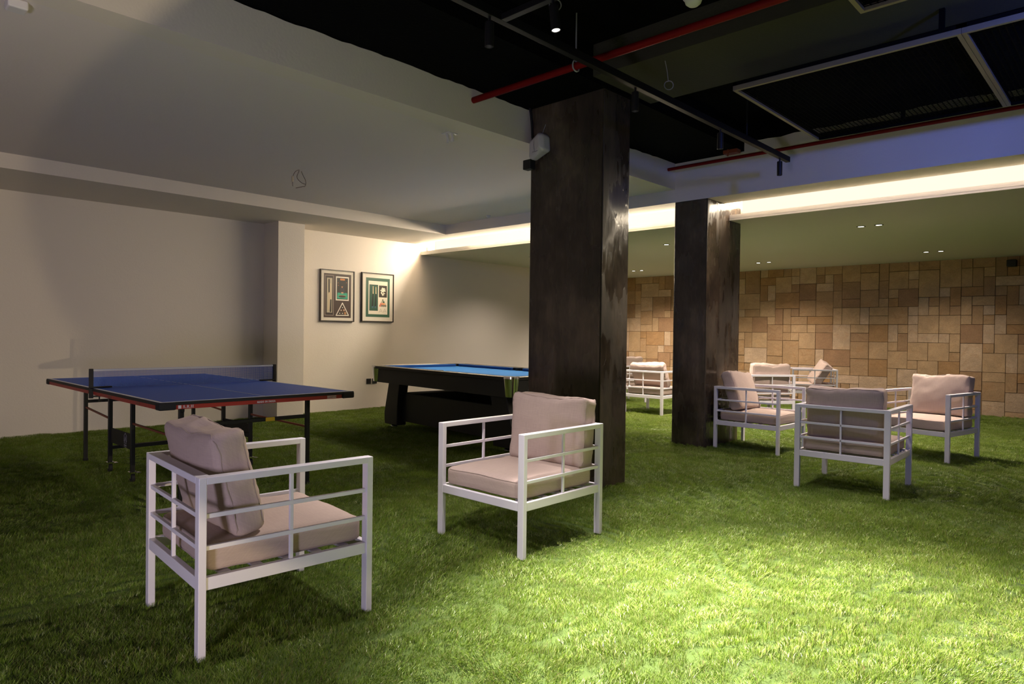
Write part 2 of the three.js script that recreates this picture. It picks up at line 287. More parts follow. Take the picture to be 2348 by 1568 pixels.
// ------------------------------------------------------------------ armchairs
function deformer(w, h, t, o) {
  const hw = w / 2, hh = h / 2, ht = t / 2, R = o.r;
  return (x, y, z) => {
    const ix = Math.max(-hw + R, Math.min(hw - R, x)), iy = Math.max(-hh + R, Math.min(hh - R, y)), iz = Math.max(-ht + R, Math.min(ht - R, z));
    let dx = x - ix, dy = y - iy, dz = z - iz; const d = Math.hypot(dx, dy, dz); if (d > 1e-9) { const k = R / Math.max(d, R * 0.999); if (d > R) { dx *= k; dy *= k; dz *= k; } }
    let X = ix + dx, Y = iy + dy, Z = iz + dz; const u = x / hw, v = y / hh, s = z / ht;
    Z += s * o.crown * (1 - u * u) * (1 - v * v);                                        // filling
    X *= 1 - o.pinch * (1 - v * v) * Math.abs(u); Y *= 1 - o.pinch * (1 - u * u) * Math.abs(v);   // sides drawn in between the corners
    const edge = Math.pow(Math.max(Math.abs(u), Math.abs(v)), 5), q = o.seed;
    Z += Math.sign(s || 1) * edge * o.pucker * (Math.sin(u * 23 + q + 5 * v) * Math.sin(v * 21 + q * 2) + 0.6 * Math.sin(31 * (u + v) + q));
    Y += o.sag * (vnoise(u * 2.5 + 9 + q, s + 5, 64, 64, 7) - 0.5) * (v > 0 ? v : 0) + 0.5 * o.sag * (vnoise(u * 7 + 3 + q, s * 2 + 5, 64, 64, 9) - 0.5) * (v > 0 ? v : 0);
    X += 0.4 * o.sag * (vnoise(v * 5 + 9 + q, s + 8, 64, 64, 12) - 0.5) * Math.abs(u);
    Z += 0.006 * (vnoise(u * 3 + 7 + q, v * 3 + 11, 64, 64, 3) - 0.5);
    return [X, Y, Z];
  };
}
function cushionGeo(w, h, t, o) {
  const f = deformer(w, h, t, o); let g = new THREE.BoxGeometry(w, h, t, 28, 22, 8); g.deleteAttribute('normal');
  const p0 = g.attributes.position.clone(); g.deleteAttribute('uv'); g = mergeVertices(g, 1e-5);
  const p = g.attributes.position, uv = new Float32Array(p.count * 2);
  for (let i = 0; i < p.count; i++) { const x = p.getX(i), y = p.getY(i), z = p.getZ(i); uv[i * 2] = x + z; uv[i * 2 + 1] = y + z; p.setXYZ(i, ...f(x, y, z)); }
  g.setAttribute('uv', new THREE.BufferAttribute(uv, 2)); g.computeVertexNormals(); return g;
}
function pipingGeo(w, h, t, o) {
  const f = deformer(w, h, t, o), R = o.r, out = [];
  for (const s of [-1, 1]) {
    const pts = [], hw = w / 2, hh = h / 2, c = R * 1.2; const ring = [[-hw + c, -hh], [0, -hh], [hw - c, -hh], [hw, -hh + c], [hw, 0], [hw, hh - c], [hw - c, hh], [0, hh], [-hw + c, hh], [-hw, hh - c], [-hw, 0], [-hw, -hh + c]];
    for (let i = 0; i < ring.length; i++) { const a = ring[i], b = ring[(i + 1) % ring.length]; for (let k = 0; k < 5; k++) pts.push(f(lerp(a[0], b[0], k / 5), lerp(a[1], b[1], k / 5), s * (t / 2 - R * 0.32))); }
    out.push(tube(pts, 0.0028, 120, 5, true));
  }
  return merge(out);
}
const CW = 0.7316, CD = 0.7527, CH = 0.6824;
const seatOpt = { r: 0.028, crown: 0.012, pinch: 0.004, pucker: 0.0012, sag: 0.004, seed: 1.3 }, SEAT = [0.635, 0.675, 0.112];
const seatGeo = cushionGeo(...SEAT, seatOpt), seatPipe = pipingGeo(...SEAT, seatOpt); for (const g of [seatGeo, seatPipe]) g.rotateX(-Math.PI / 2);
const BACK = [0.61, 0.445, 0.135];
const backs = [0, 1, 2].map((i) => { const o = { r: 0.034, crown: 0.026, pinch: 0.022, pucker: 0.0030, sag: 0.030, seed: 2.1 + 3.7 * i }; return [cushionGeo(...BACK, o), pipingGeo(...BACK, o)]; });
const legGeo = box(0.045, CH + 0.022, 0.030, 0, (CH - 0.022) / 2, 0, 0.003);
const armGeo = box(0.045, 0.028, CD - 0.058, 0, CH - 0.014, 0, 0.003);
const sideRailGeo = box(0.026, 0.05, CD - 0.058, 0, 0.27, 0, 0.003), crossRailGeo = box(CW - 0.088, 0.05, 0.026, 0, 0.27, 0, 0.003);
const sideBarGeo = box(0.016, 0.018, CD - 0.058, 0, 0, 0, 0.002), crossBarGeo = box(CW - 0.088, 0.018, 0.016, 0, 0, 0, 0.002), uprightGeo = box(0.014, 0.362, 0.016, 0, 0.475, 0, 0.002);
const topRailGeo = box(CW - 0.088, 0.028, 0.052, 0, CH - 0.014, 0, 0.003), slatGeo = box(CW - 0.10, 0.010, 0.045, 0, 0.287, 0, 0.002);
function makeChair() {
  const o = new THREE.Group(), lx = CW / 2 - 0.0225, lz = CD / 2 - 0.015, at = (n, g, x, y, z) => part(n, g, M.frame, o).position.set(x, y, z);
  for (const sx of [-1, 1]) for (const sz of [-1, 1]) at('leg', legGeo, sx * lx, 0, sz * lz);
  for (const sx of [-1, 1]) { at('armrest', armGeo, sx * lx, 0, 0); at('seat_rail', sideRailGeo, sx * lx, 0, 0); at('side_bar', sideBarGeo, sx * lx, 0.53, 0); at('side_bar', sideBarGeo, sx * lx, 0.406, 0); at('upright_bar', uprightGeo, sx * (lx - 0.001), 0, 0); }
  for (const sz of [-1, 1]) at('seat_rail', crossRailGeo, 0, 0, sz * lz);
  at('top_rail', topRailGeo, 0, 0, -CD / 2 + 0.026); at('back_bar', crossBarGeo, 0, 0.53, -lz); at('back_bar', crossBarGeo, 0, 0.406, -lz); at('upright_bar', uprightGeo, 0, 0, -lz);
  for (let i = 0; i < 5; i++) at('slat', slatGeo, 0, 0, -0.26 + i * 0.13);
  const s = part('seat_cushion', seatGeo, M.cushion, o); s.position.set(0, 0.353, 0.012); part('piping', seatPipe, M.piping, s);
  const b = part('back_cushion', backs[0][0], M.cushion, o); part('piping', backs[0][1], M.piping, b);
  return o;
}
const proto = makeChair();
// each armchair: place, turn in degrees, back cushion [variant, x, lift, z, tilt back, roll, turn], label
const CHAIRS = [
  [1.449, -2.958, 85.8, [0, 0.0, 0.625, -0.205, 14, 0, 2], 'white armchair nearest the camera, seen from behind, before the table tennis table'],
  [3.165, -2.914, -89.7, [1, 0.02, 0.620, -0.275, 5, 0, 4], 'white armchair facing the camera with pinkish beige cushions before the nearer column'],
  [7.549, -3.262, -1.1, [2, -0.02, 0.620, -0.215, 20, -2, 5], 'white armchair side-on with its back against the farther column'],
  [6.236, -1.866, 91.4, [1, 0.0, 0.615, -0.235, 8, 0, 0], 'white armchair right of the columns turned away, its whole back in plain view'],
  [8.493, -1.791, -101.1, [0, 0.03, 0.630, -0.24, 10, 0, -3], 'rightmost white armchair, facing the room with a plump upright cushion'],
  [9.741, -5.99, 91.1, [2, 0.02, 0.600, -0.11, 28, 0, 3], 'white armchair seen from behind in the gap between the two columns'],
  [10.27, -4.438, 141.3, [0, -0.02, 0.625, -0.235, 8, 0, 0], 'white armchair with its back to the camera, half hidden behind the side-on armchair'],
  [12.818, -4.563, -153.5, [1, 0.0, 0.60, -0.12, 32, -4, 6], 'far white armchair near the stone wall with a steeply leaning back cushion'],
  [10.9, -7.45, 150, [2, 0.0, 0.62, -0.22, 10, 0, 0], 'white armchair mostly hidden by the nearer column, left of the one in the gap'],
];
CHAIRS.forEach(([x, z, deg, b, label], i) => {
  const c = i ? proto.clone() : proto; c.name = numbered('armchair'); c.position.set(x, 0, z); c.rotation.y = THREE.MathUtils.degToRad(deg);
  const k = c.children.find((p) => p.name === 'back_cushion'); k.geometry = backs[b[0]][0]; k.children[0].geometry = backs[b[0]][1];
  k.position.set(b[1], b[2], b[3]); k.rotation.set(-b[4] * Math.PI / 180, b[6] * Math.PI / 180, b[5] * Math.PI / 180);
  tag(c, label, 'armchair', 'white armchairs on the turf'); scene.add(c);
});

// ------------------------------------------------------------------ table tennis table
const serif = await new FontLoader().loadAsync('fonts/droid/droid_serif_bold.typeface.json'), sans = await new FontLoader().loadAsync('fonts/droid/droid_sans_bold.typeface.json');
function lettering(text, font, size) { const g = new TextGeometry(text, { font, size, depth: 0.0012, curveSegments: 3, bevelEnabled: false }); g.computeBoundingBox(); g.translate(-(g.boundingBox.max.x + g.boundingBox.min.x) / 2, 0, 0); return g.index ? g.toNonIndexed() : g; }
{
  const W = 1.49, L = 2.95, t = thing('table_tennis_table', 'blue table tennis table with red rim on black wheeled legs', 'table', [2.395, 0, -6.25]);
  for (const s of [1, -1]) {
    const zc = s * L / 4, top = part('tabletop', box(W, 0.02, L / 2 - 0.006, 0, 0.75, zc, 0.002), M.blueTop, t), zE = s * (L / 2 - 0.004), zI = s * 0.004;
    const line = (g) => part('white_line', g, M.whiteLine, top);
    line(box(W - 0.004, 0.0012, 0.022, 0, 0.7604, s * (L / 2 - 0.014))); for (const sx of [-1, 1]) line(box(0.022, 0.0012, L / 2 - 0.03, sx * (W / 2 - 0.013), 0.7604, zc)); line(box(0.004, 0.0012, L / 2 - 0.03, 0, 0.7604, zc));
    part('edge_band', merge([box(W + 0.008, 0.021, 0.006, 0, 0.7485, zE + s * 0.004), box(0.006, 0.021, L / 2 - 0.006, -W / 2 - 0.003, 0.7485, zc), box(0.006, 0.021, L / 2 - 0.006, W / 2 + 0.003, 0.7485, zc)]), M.mattBlack, top);
    part('apron', merge([box(W - 0.02, 0.030, 0.02, 0, 0.723, zE - s * 0.012, 0.002), box(0.02, 0.030, L / 2 - 0.02, -W / 2 + 0.012, 0.723, zc, 0.002), box(0.02, 0.030, L / 2 - 0.02, W / 2 - 0.012, 0.723, zc, 0.002), box(W - 0.02, 0.030, 0.02, 0, 0.723, zI + s * 0.012, 0.002)]), M.redApron, top);
    for (const sx of [-1, 1]) part('corner_pad', merge([box(0.11, 0.05, 0.022, sx * (W / 2 - 0.047), 0.731, zE + s * 0.002, 0.009), box(0.022, 0.05, 0.07, sx * (W / 2 - 0.003), 0.731, zE - s * 0.03, 0.009)]), M.rubber, top);
    if (s > 0) {
      const put = (g, x) => { g.translate(x, 0.7145, zE - 0.0018); part('lettering', g, M.whiteLine, top); };
      put(lettering('S.R.H', serif, 0.019), -0.56); put(lettering('MADE IN INDIA', sans, 0.014), 0.0);
      part('badge', merge([box(0.020, 0.022, 0.002, -0.617, 0.7235, zE - 0.0015)]), M.whiteLine, top);
      part('badge', box(0.082, 0.020, 0.002, 0.55, 0.7235, zE - 0.0015), M.whiteLine, top);
      { const g = lettering('CHAMPION', sans, 0.0115); g.translate(0.55, 0.7175, zE - 0.0008); part('lettering', g, M.redApron, top); }
      for (const z of [0.42, 1.05]) part('badge', box(0.002, 0.018, 0.075, -W / 2 + 0.0015, 0.7235, z), M.redBrace, top);
    }
  }
  const X = 0.5, post = (x, z, y0) => part('leg', box(0.032, 0.715 - y0, 0.032, x, (0.715 + y0) / 2, z, 0.003), M.blackMetal, t);
  const zN = 1.18, zF = -1.16, wN = 0.16, wF = -0.42;
  for (const sx of [-1, 1]) {
    for (const z of [zN, zF]) { const l = post(sx * X, z, -0.012); part('foot_cap', box(0.037, 0.03, 0.037, sx * X, -0.003, z, 0.003), M.rubber, l); }
    for (const z of [wN, wF]) {
      post(sx * X, z, 0.075);
      const w = part('caster', merge([box(0.055, 0.006, 0.05, sx * X, 0.073, z, 0.002), box(0.004, 0.055, 0.03, sx * X - 0.016, 0.045, z, 0.001), box(0.004, 0.055, 0.03, sx * X + 0.016, 0.045, z, 0.001), box(0.03, 0.006, 0.06, sx * X + 0.035, 0.068, z + 0.03, 0.002)]), M.chrome, t);
      const wh = new THREE.CylinderGeometry(0.034, 0.034, 0.024, 20).toNonIndexed(); wh.rotateZ(Math.PI / 2); wh.translate(sx * X, 0.022, z); part('wheel', wh, M.rubber, w);
    }
    part('side_panel', box(0.006, 0.13, wN - wF - 0.03, sx * X, 0.315, (wN + wF) / 2, 0.001), M.mattBlack, t);
    part('brace', bar([sx * X, 0.47, wN], [sx * X, 0.46, zN], 0.014, 0.016), M.redBrace, t);
    part('brace', bar([sx * X, 0.455, wF], [sx * X, 0.495, zF], 0.014, 0.016), M.redBrace, t);
  }
  for (const [z, y] of [[zN, 0.55], [zF, 0.55], [wN, 0.285], [wF, 0.20]]) part('crossbar', box(2 * X, 0.028, 0.028, 0, y, z, 0.003), M.blackMetal, t);
  for (const z of [zN, zF]) part('crossbar', box(2 * X, 0.024, 0.024, 0, 0.690, z, 0.003), M.blackMetal, t);
  part('sticker', box(0.075, 0.030, 0.002, X - 0.33, 0.55, zN + 0.0152), M.yellow, t);
  // emblem printed on the near left panel: a pointed arch over two lines
  const e = [], ez = -0.01, ex = -X - 0.0036, a = (z0, y0, z1, y1, w) => e.push(bar([ex, y0, ez + z0], [ex, y1, ez + z1], 0.0012, w, 0));
  a(-0.03, 0.35, 0, 0.372, 0.006); a(0, 0.372, 0.03, 0.35, 0.006); a(-0.03, 0.35, -0.03, 0.30, 0.006); a(0.03, 0.35, 0.03, 0.30, 0.006); a(-0.022, 0.295, 0, 0.345, 0.009); a(0.022, 0.295, 0, 0.345, 0.009); a(-0.032, 0.288, 0.032, 0.288, 0.005); a(-0.030, 0.27, 0.030, 0.27, 0.012); a(-0.028, 0.257, 0.028, 0.257, 0.004);
  part('emblem', merge(e), M.greyCable, t);
  part('hook', tube([[-X, 0.700, zN - 0.03], [-X, 0.665, zN - 0.03], [-X, 0.660, zN - 0.02], [-X, 0.660, zN + 0.05], [-X, 0.69, zN + 0.055], [-X, 0.705, zN + 0.055]], 0.004, 24), M.blackMetal, t);

  const n = thing('table_tennis_net', 'blue table tennis net with white tape clamped across the blue table', 'net', [2.43, 0, -6.27]);
  const nw = 1.56, y0 = 0.768, y1 = 0.9125, cords = [];
  for (let i = 0; i <= 156; i++) cords.push(box(0.0030, y1 - y0, 0.0014, -nw / 2 + (i / 156) * nw, (y0 + y1) / 2, 0)); for (let j = 0; j <= 14; j++) cords.push(box(nw, 0.0030, 0.0014, 0, y0 + (j / 14) * (y1 - y0), 0));
  part('netting', merge(cords), M.net, n).userData.kind = 'stuff';
  part('tape', box(nw, 0.013, 0.004, 0, y1 - 0.006, 0, 0.001), M.netTape, n);
  for (const s of [-1, 1]) {
    const p = part('post', box(0.030, 0.165, 0.022, s * (nw / 2 + 0.010), 0.837, 0, 0.003), M.mattBlack, n);
    part('clamp', merge([box(0.16, 0.012, 0.035, s * (nw / 2 - 0.06), 0.768, 0, 0.003), box(0.03, 0.085, 0.022, s * (nw / 2 + 0.010), 0.722, 0, 0.003), box(0.10, 0.010, 0.030, s * (nw / 2 - 0.045), 0.694, 0, 0.003), rod([s * (nw / 2 - 0.05), 0.655, 0], [s * (nw / 2 - 0.05), 0.70, 0], 0.005)]), M.mattBlack, n);
  }
}

// ------------------------------------------------------------------ pool table
{
  const L = 2.87, W = 1.5, ang = -0.098, cx = 5.0 + 0.098 * L / 2 + 0.995 * W / 2, cz = -4.76 - 0.995 * L / 2 + 0.098 * W / 2;
  const t = thing('pool_table', 'black pool table with light blue cloth and chrome corners behind the nearer column', 'pool table', [cx, 0, cz], ang);
  const hx = W / 2, hz = L / 2, RW = 0.12;
  part('bed', box(W - 2 * RW, 0.03, L - 2 * RW, 0, 0.752, 0), M.felt, t);
  // rails with a thin bright trim on the outer upper edge
  for (const s of [-1, 1]) {
    const a = part('rail', box(RW, 0.036, L - 0.20, s * (hx - RW / 2), 0.782, 0, 0.006), M.mattBlack, t); part('trim', box(0.022, 0.008, L - 0.2, s * (hx - 0.010), 0.800, 0, 0.003), M.railTrim, a);
    const b = part('rail', box(W - 0.20, 0.036, RW, 0, 0.782, s * (hz - RW / 2), 0.006), M.mattBlack, t); part('trim', box(W - 0.2, 0.008, 0.022, 0, 0.800, s * (hz - 0.010), 0.003), M.railTrim, b);
    for (const q of [-1, 1]) part('cushion', box(0.05, 0.036, hz - 0.27, s * (hx - RW - 0.02), 0.784, q * (hz / 2 - 0.02), 0.01), M.feltCushion, t);
    part('cushion', box(W - 0.42, 0.036, 0.05, 0, 0.784, s * (hz - RW - 0.02), 0.01), M.feltCushion, t);
  }
  const pocket = (x, z, r0) => { const c = new THREE.CylinderGeometry(r0, r0, 0.05, 20).toNonIndexed(); c.translate(x, 0.778, z); part('pocket', c, M.rubber, t); };
  for (const sx of [-1, 1]) { for (const sz of [-1, 1]) pocket(sx * (hx - 0.10), sz * (hz - 0.10), 0.062); pocket(sx * (hx - 0.105), 0, 0.058); }
  // tapered aprons
  const apron = (len) => { const s = new THREE.Shape([new THREE.Vector2(-len / 2, 0.19), new THREE.Vector2(len / 2, 0.19), new THREE.Vector2(len / 2 - 0.035, 0), new THREE.Vector2(-len / 2 + 0.035, 0)]); const g = new THREE.ExtrudeGeometry(s, { depth: 0.022, bevelEnabled: false }).toNonIndexed(); g.translate(0, 0, -0.011); return g; };
  for (const s of [-1, 1]) {
    const a = apron(L - 0.03); a.rotateY(Math.PI / 2); a.applyMatrix4(new THREE.Matrix4().makeShear(s * 0.16, 0, 0, 0, 0, 0)); a.translate(s * (hx - 0.045), 0.585, 0); part('apron', boxUV(a), M.mattBlack, t);
    const b = apron(W - 0.03); b.applyMatrix4(new THREE.Matrix4().makeShear(0, 0, 0, 0, 0, 0)); b.translate(0, 0.585, s * (hz - 0.02)); part('apron', boxUV(b), M.mattBlack, t);
  }
  part('underframe', box(W - 0.18, 0.10, L - 0.20, 0, 0.68, 0), M.mattBlack, t);
  for (const sx of [-1, 1]) for (const sz of [-1, 1]) {
    const c = new THREE.CylinderGeometry(0.082, 0.062, 0.19, 28).toNonIndexed(), cap = new THREE.CylinderGeometry(0.086, 0.086, 0.020, 28).toNonIndexed(); c.translate(0, 0.690, 0); cap.translate(0, 0.794, 0);
    const g = merge([c, cap]); g.translate(sx * (hx - 0.070), 0, sz * (hz - 0.070)); part('corner_casting', g, M.chrome, t);
    // raked leg with a curved outer edge
    const s = new THREE.Shape(); s.moveTo(0.155, 0.59); s.lineTo(-0.10, 0.59); s.lineTo(-0.205, 0.20); s.quadraticCurveTo(-0.215, 0.12, -0.195, 0.04); s.lineTo(0.10, 0.04); s.quadraticCurveTo(0.105, 0.12, 0.10, 0.20); s.quadraticCurveTo(0.115, 0.42, 0.155, 0.59);
    const lg = new THREE.ExtrudeGeometry(s, { depth: 0.13, bevelEnabled: true, bevelSize: 0.006, bevelThickness: 0.006, bevelSegments: 1 }).toNonIndexed(); lg.translate(0, 0, -0.065); lg.rotateY(Math.PI / 2);   // shape x -> -z
    if (sz < 0) lg.rotateY(Math.PI); lg.translate(sx * (hx - 0.21), 0, sz * (hz - 0.34));
    const leg = part('leg', lg, M.mattBlack, t);
    const f = new THREE.LatheGeometry([[0, 0.045], [0.018, 0.045], [0.018, 0.028], [0.045, 0.014], [0.052, -0.006], [0, -0.006]].map((p) => new THREE.Vector2(...p)), 20).toNonIndexed(); f.translate(sx * (hx - 0.21), 0, sz * (hz - 0.27)); part('foot', f, M.chrome, leg);
  }
  for (const s of [-1, 1]) part('stretcher', box(0.05, 0.37, L - 0.72, s * (hx - 0.25), 0.27, 0, 0.004), M.mattBlack, t);
  part('ball_box', box(W - 0.6, 0.30, 0.25, 0, 0.30, -(hz - 0.45), 0.004), M.mattBlack, t);
}

// ------------------------------------------------------------------ framed prints and wall sockets
function canvasTex(w, h, draw) { const c = document.createElement('canvas'); c.width = w; c.height = h; draw(c.getContext('2d')); const t = new THREE.CanvasTexture(c); t.colorSpace = THREE.SRGBColorSpace; return t; }
function ball(g, x, y, r, c, spot = true) { g.fillStyle = c; g.beginPath(); g.arc(x, y, r, 0, 7); g.fill(); if (spot) { g.fillStyle = '#e8dcc8'; g.beginPath(); g.arc(x + r * 0.1, y, r * 0.38, 0, 7); g.fill(); } }
function cue(g, x0, y0, x1, y1, w0, w1, c) { g.strokeStyle = c; g.lineCap = 'round'; const n = 12; for (let i = 0; i < n; i++) { g.lineWidth = w0 + (w1 - w0) * i / n; g.beginPath(); g.moveTo(x0 + (x1 - x0) * i / n, y0 + (y1 - y0) * i / n); g.lineTo(x0 + (x1 - x0) * (i + 1) / n, y0 + (y1 - y0) * (i + 1) / n); g.stroke(); } }
const printBrown = canvasTex(384, 512, (g) => {
  g.fillStyle = '#3a2620'; g.fillRect(0, 0, 384, 512);
  g.strokeStyle = '#b9aaa0'; g.lineWidth = 4; g.strokeRect(18, 24, 116, 462); g.fillStyle = '#241510'; g.fillRect(28, 34, 96, 442); g.fillStyle = '#aca08a'; g.fillRect(42, 52, 74, 404);
  cue(g, 70, 74, 72, 225, 20, 18, '#1a100c'); cue(g, 74, 225, 66, 420, 13, 8, '#c9b48f'); cue(g, 92, 120, 98, 300, 10, 14, '#cfba96'); cue(g, 98, 310, 94, 440, 18, 22, '#1d120d');
  g.fillStyle = '#d9d2c6'; g.fillRect(166, 28, 186, 282); g.fillStyle = '#15100d'; g.fillRect(180, 44, 158, 252);
  g.fillStyle = '#d8843e'; g.beginPath(); g.roundRect(226, 52, 68, 20, 8); g.fill(); g.fillStyle = '#6b2f16'; for (let i = 0; i < 8; i++) g.fillRect(233 + i * 7, 59, 4, 7);
  g.fillStyle = '#1f9a7e'; g.beginPath(); g.moveTo(190, 218); g.lineTo(328, 218); g.lineTo(334, 288); g.lineTo(184, 288); g.fill(); g.fillStyle = '#2b211b'; g.beginPath(); g.ellipse(258, 262, 52, 13, 0, 0, 7); g.fill(); g.strokeStyle = '#b48f60'; g.lineWidth = 4; g.beginPath(); g.moveTo(206, 254); g.quadraticCurveTo(258, 240, 312, 256); g.stroke();
  g.fillStyle = '#2a2530'; g.beginPath(); g.moveTo(226, 170); g.quadraticCurveTo(255, 138, 286, 170); g.lineTo(296, 222); g.lineTo(232, 222); g.fill(); g.fillStyle = '#b57c58'; g.beginPath(); g.ellipse(255, 146, 11, 15, 0, 0, 7); g.fill(); g.fillStyle = '#2a1a12'; g.beginPath(); g.ellipse(255, 134, 13, 9, 0, 0, 7); g.fill(); g.fillStyle = '#c79a76'; g.beginPath(); g.ellipse(258, 218, 18, 8, 0, 0, 7); g.fill();
  g.fillStyle = '#a0563c'; for (const [x, y] of [[198, 104], [202, 132], [318, 96]]) { g.beginPath(); g.arc(x, y, 6, 0, 7); g.fill(); }
  g.lineJoin = 'round'; g.strokeStyle = '#e6e0d4'; g.lineWidth = 10; g.beginPath(); g.moveTo(262, 338); g.lineTo(350, 482); g.lineTo(172, 486); g.closePath(); g.stroke();
  ball(g, 262, 392, 17, '#140e0c'); ball(g, 242, 424, 17, '#4a2a1c'); ball(g, 284, 422, 17, '#7a4a2c'); ball(g, 222, 460, 17, '#20140f'); ball(g, 262, 460, 17, '#2c1b14'); ball(g, 302, 458, 17, '#a8764a', false);
});
const printGreen = canvasTex(384, 512, (g) => {
  g.fillStyle = '#2c5442'; g.fillRect(0, 0, 384, 512); g.fillStyle = '#d8cebe'; g.fillRect(40, 40, 308, 436);
  g.fillStyle = '#16382c'; g.fillRect(54, 88, 138, 342); g.fillStyle = '#1f4a3a'; g.fillRect(60, 94, 126, 330);
  for (const x of [112, 158]) { cue(g, x, 112 + (x - 112) * 0.2, x + 2, 215, 9, 13, '#d3bd93'); cue(g, x, 215, x - 8, 375, 16, 24, '#0a0d0b'); ball(g, x - 6, 382, 12, '#33556a', false); }
  g.fillStyle = '#2a2019'; g.fillRect(206, 94, 132, 156); const r = rng(9); g.fillStyle = '#e2d8c4'; for (let i = 0; i < 60; i++) { const a = r() * 6.3, d = Math.sqrt(r()); g.beginPath(); g.arc(274 + Math.cos(a) * d * 40, 172 + Math.sin(a) * d * 56, 3 + r() * 5, 0, 7); g.fill(); } g.strokeStyle = '#efe8da'; g.lineWidth = 7; g.beginPath(); g.arc(274, 146, 13, 0, 7); g.stroke();
  const c = ['#55604a', '#a8a090', '#38503f', '#c8451f', '#d8702c', '#dd8a3c', '#b93218', '#2a221c', '#1d1a16', '#302822']; let i = 0; for (let row = 0; row < 4; row++) for (let k = 0; k <= row; k++) ball(g, 272 + (k - row / 2) * 29, 288 + row * 24, 14, c[i++], row !== 1);
  g.strokeStyle = '#9a8f7e'; g.lineWidth = 4; for (const x of [230, 296]) { g.beginPath(); g.moveTo(x - 20, 452); g.lineTo(x + 8, 402); g.lineTo(x + 32, 444); g.moveTo(x - 6, 440); g.lineTo(x + 18, 430); g.stroke(); }
});
function picture(label, x0, x1, y0, y1, tex, mw, mh) {
  const w = x1 - x0, h = y1 - y0, f = 0.014, t = thing('framed_print', label, 'picture', [(x0 + x1) / 2, (y0 + y1) / 2, WALL_Z + 0.002], 0, 'framed billiard prints on the left wall');
  part('frame', merge([box(w, f, 0.035, 0, h / 2 - f / 2, 0.0175), box(w, f, 0.035, 0, -h / 2 + f / 2, 0.0175), box(f, h - 2 * f, 0.035, -w / 2 + f / 2, 0, 0.0175), box(f, h - 2 * f, 0.035, w / 2 - f / 2, 0, 0.0175)]), std({ name: 'dark_brown_frame', color: lin(0.022, 0.014, 0.010), roughness: 0.4 }), t);
  part('mat_board', box(w - 2 * f, h - 2 * f, 0.006, 0, 0, 0.022), std({ name: 'cream_mat', color: lin(0.68, 0.63, 0.55), roughness: 0.9 }), t);
  const p = new THREE.PlaneGeometry(w - 2 * mw, h - 2 * mh); p.translate(0, 0, 0.0262); part('print', p, std({ name: 'billiard_print', map: tex, roughness: 0.5 }), t);
}
picture('left framed print with brown ground, two cues and a triangle of balls', 5.614, 6.233, 1.409, 2.228, printBrown, 0.062, 0.062);
picture('right framed print with green border, two cues and orange balls', 6.375, 7.017, 1.418, 2.233, printGreen, 0.082, 0.082);
for (const [x, l] of [[6.545, 'left black wall socket above the turf beside the pool table'], [6.66, 'right black wall socket half hidden by the pool table']]) {
  const t = thing('wall_socket', l, 'socket', [x, 0.428, WALL_Z]); part('face_plate', box(0.088, 0.088, 0.012, 0, 0, 0.006, 0.003), M.mattBlack, t); part('socket_insert', box(0.05, 0.05, 0.004, 0, 0, 0.013, 0.001), M.rubber, t);
}

// ------------------------------------------------------------------ ceiling: tracks, lamps, pipes, mesh panels
{
  const t = thing('lighting_track', 'long black lighting track running under the black ceiling above the turf', 'track light', [0, 0, 0]);
  part('rail', span(-3.6, 6.62, 2.945, 2.995, -2.642, -2.600, 0.002), M.trackBlack, t);
  for (const x of [-2, 0.6, 3.1, 5.7]) part('hanger', rod([x, 2.975, -2.62], [x, x > 4.3 && x < 5.2 ? 3.30 : 3.55, -2.62], 0.006), M.blackMetal, t);
  const b = thing('lighting_track', 'short black lighting bar beside the long track holding the lit spotlight', 'track light', [0, 0, 0]);
  part('rail', span(2.62, 2.66, 2.945, 2.978, -2.600, -1.2, 0.002), M.blackMetal, b); part('hanger', rod([2.64, 2.975, -1.9], [2.64, 3.55, -1.9], 0.006), M.blackMetal, b);
}
function head(label, x, y, z, lit, tilt = [0, 0], group = 'black spotlights under the black ceiling') {
  const t = thing('spotlight', label, 'spotlight', [x, y, z], 0, group);
  part('stem', rod([0, -0.03, 0], [0, 0, 0], 0.008), M.blackMetal, t);
  const c = new THREE.LatheGeometry([[0.0, -0.03], [0.022, -0.03], [0.0245, -0.034], [0.0245, -0.160], [0.022, -0.162], [0.0205, -0.160], [0.0205, -0.112], [0.0, -0.110]].map((p) => new THREE.Vector2(...p)), 24).toNonIndexed(), can = part('can', c, M.blackMetal, t);
  const deep = lit === 1 ? -0.155 : -0.118, d = new THREE.CylinderGeometry(0.020, 0.020, 0.006, 20).toNonIndexed(); d.translate(0, deep, 0); part('lens', d, lit ? M.glowLamp : M.galv, can);
  can.rotation.set(tilt[0], 0, tilt[1]); return t;
}
head('lit black spotlight at the top of the picture hanging from the short bar', MAIN_HEAD[0], 2.945, MAIN_HEAD[1], 1, [-0.12, 0.02]);
head('black spotlight at the top left end of the visible track', 2.552, 2.945, -2.62, 2);
head('added black spotlight on the unseen track end beyond the top left of the picture', 1.05, 2.945, -2.62, 2);  // extra spotlight added out of view to light the armchair facing the camera
head('black spotlight on the track just right of the nearer column top', 3.956, 2.945, -2.62, 2);
head('black spotlight on the track left of the thin red pipe hanger', 5.209, 2.945, -2.62, 2);
head('black spotlight at the very end of the track against the blue lit beam', 6.418, 2.945, -2.62, 2);
function pipe(label, x, y, z0, z1, r) { single('sprinkler_pipe', rod([x, y, z0], [x, y, z1], r, 20), M.redPipe, label, 'pipe'); }
pipe('thick red sprinkler pipe crossing the black ceiling from the white beam', 3.84, 3.17, -4.125, BACK_Z, 0.026);
pipe('thin red sprinkler pipe in front of the blue lit white beam', 6.92, 3.165, -4.125, BACK_Z, 0.018);
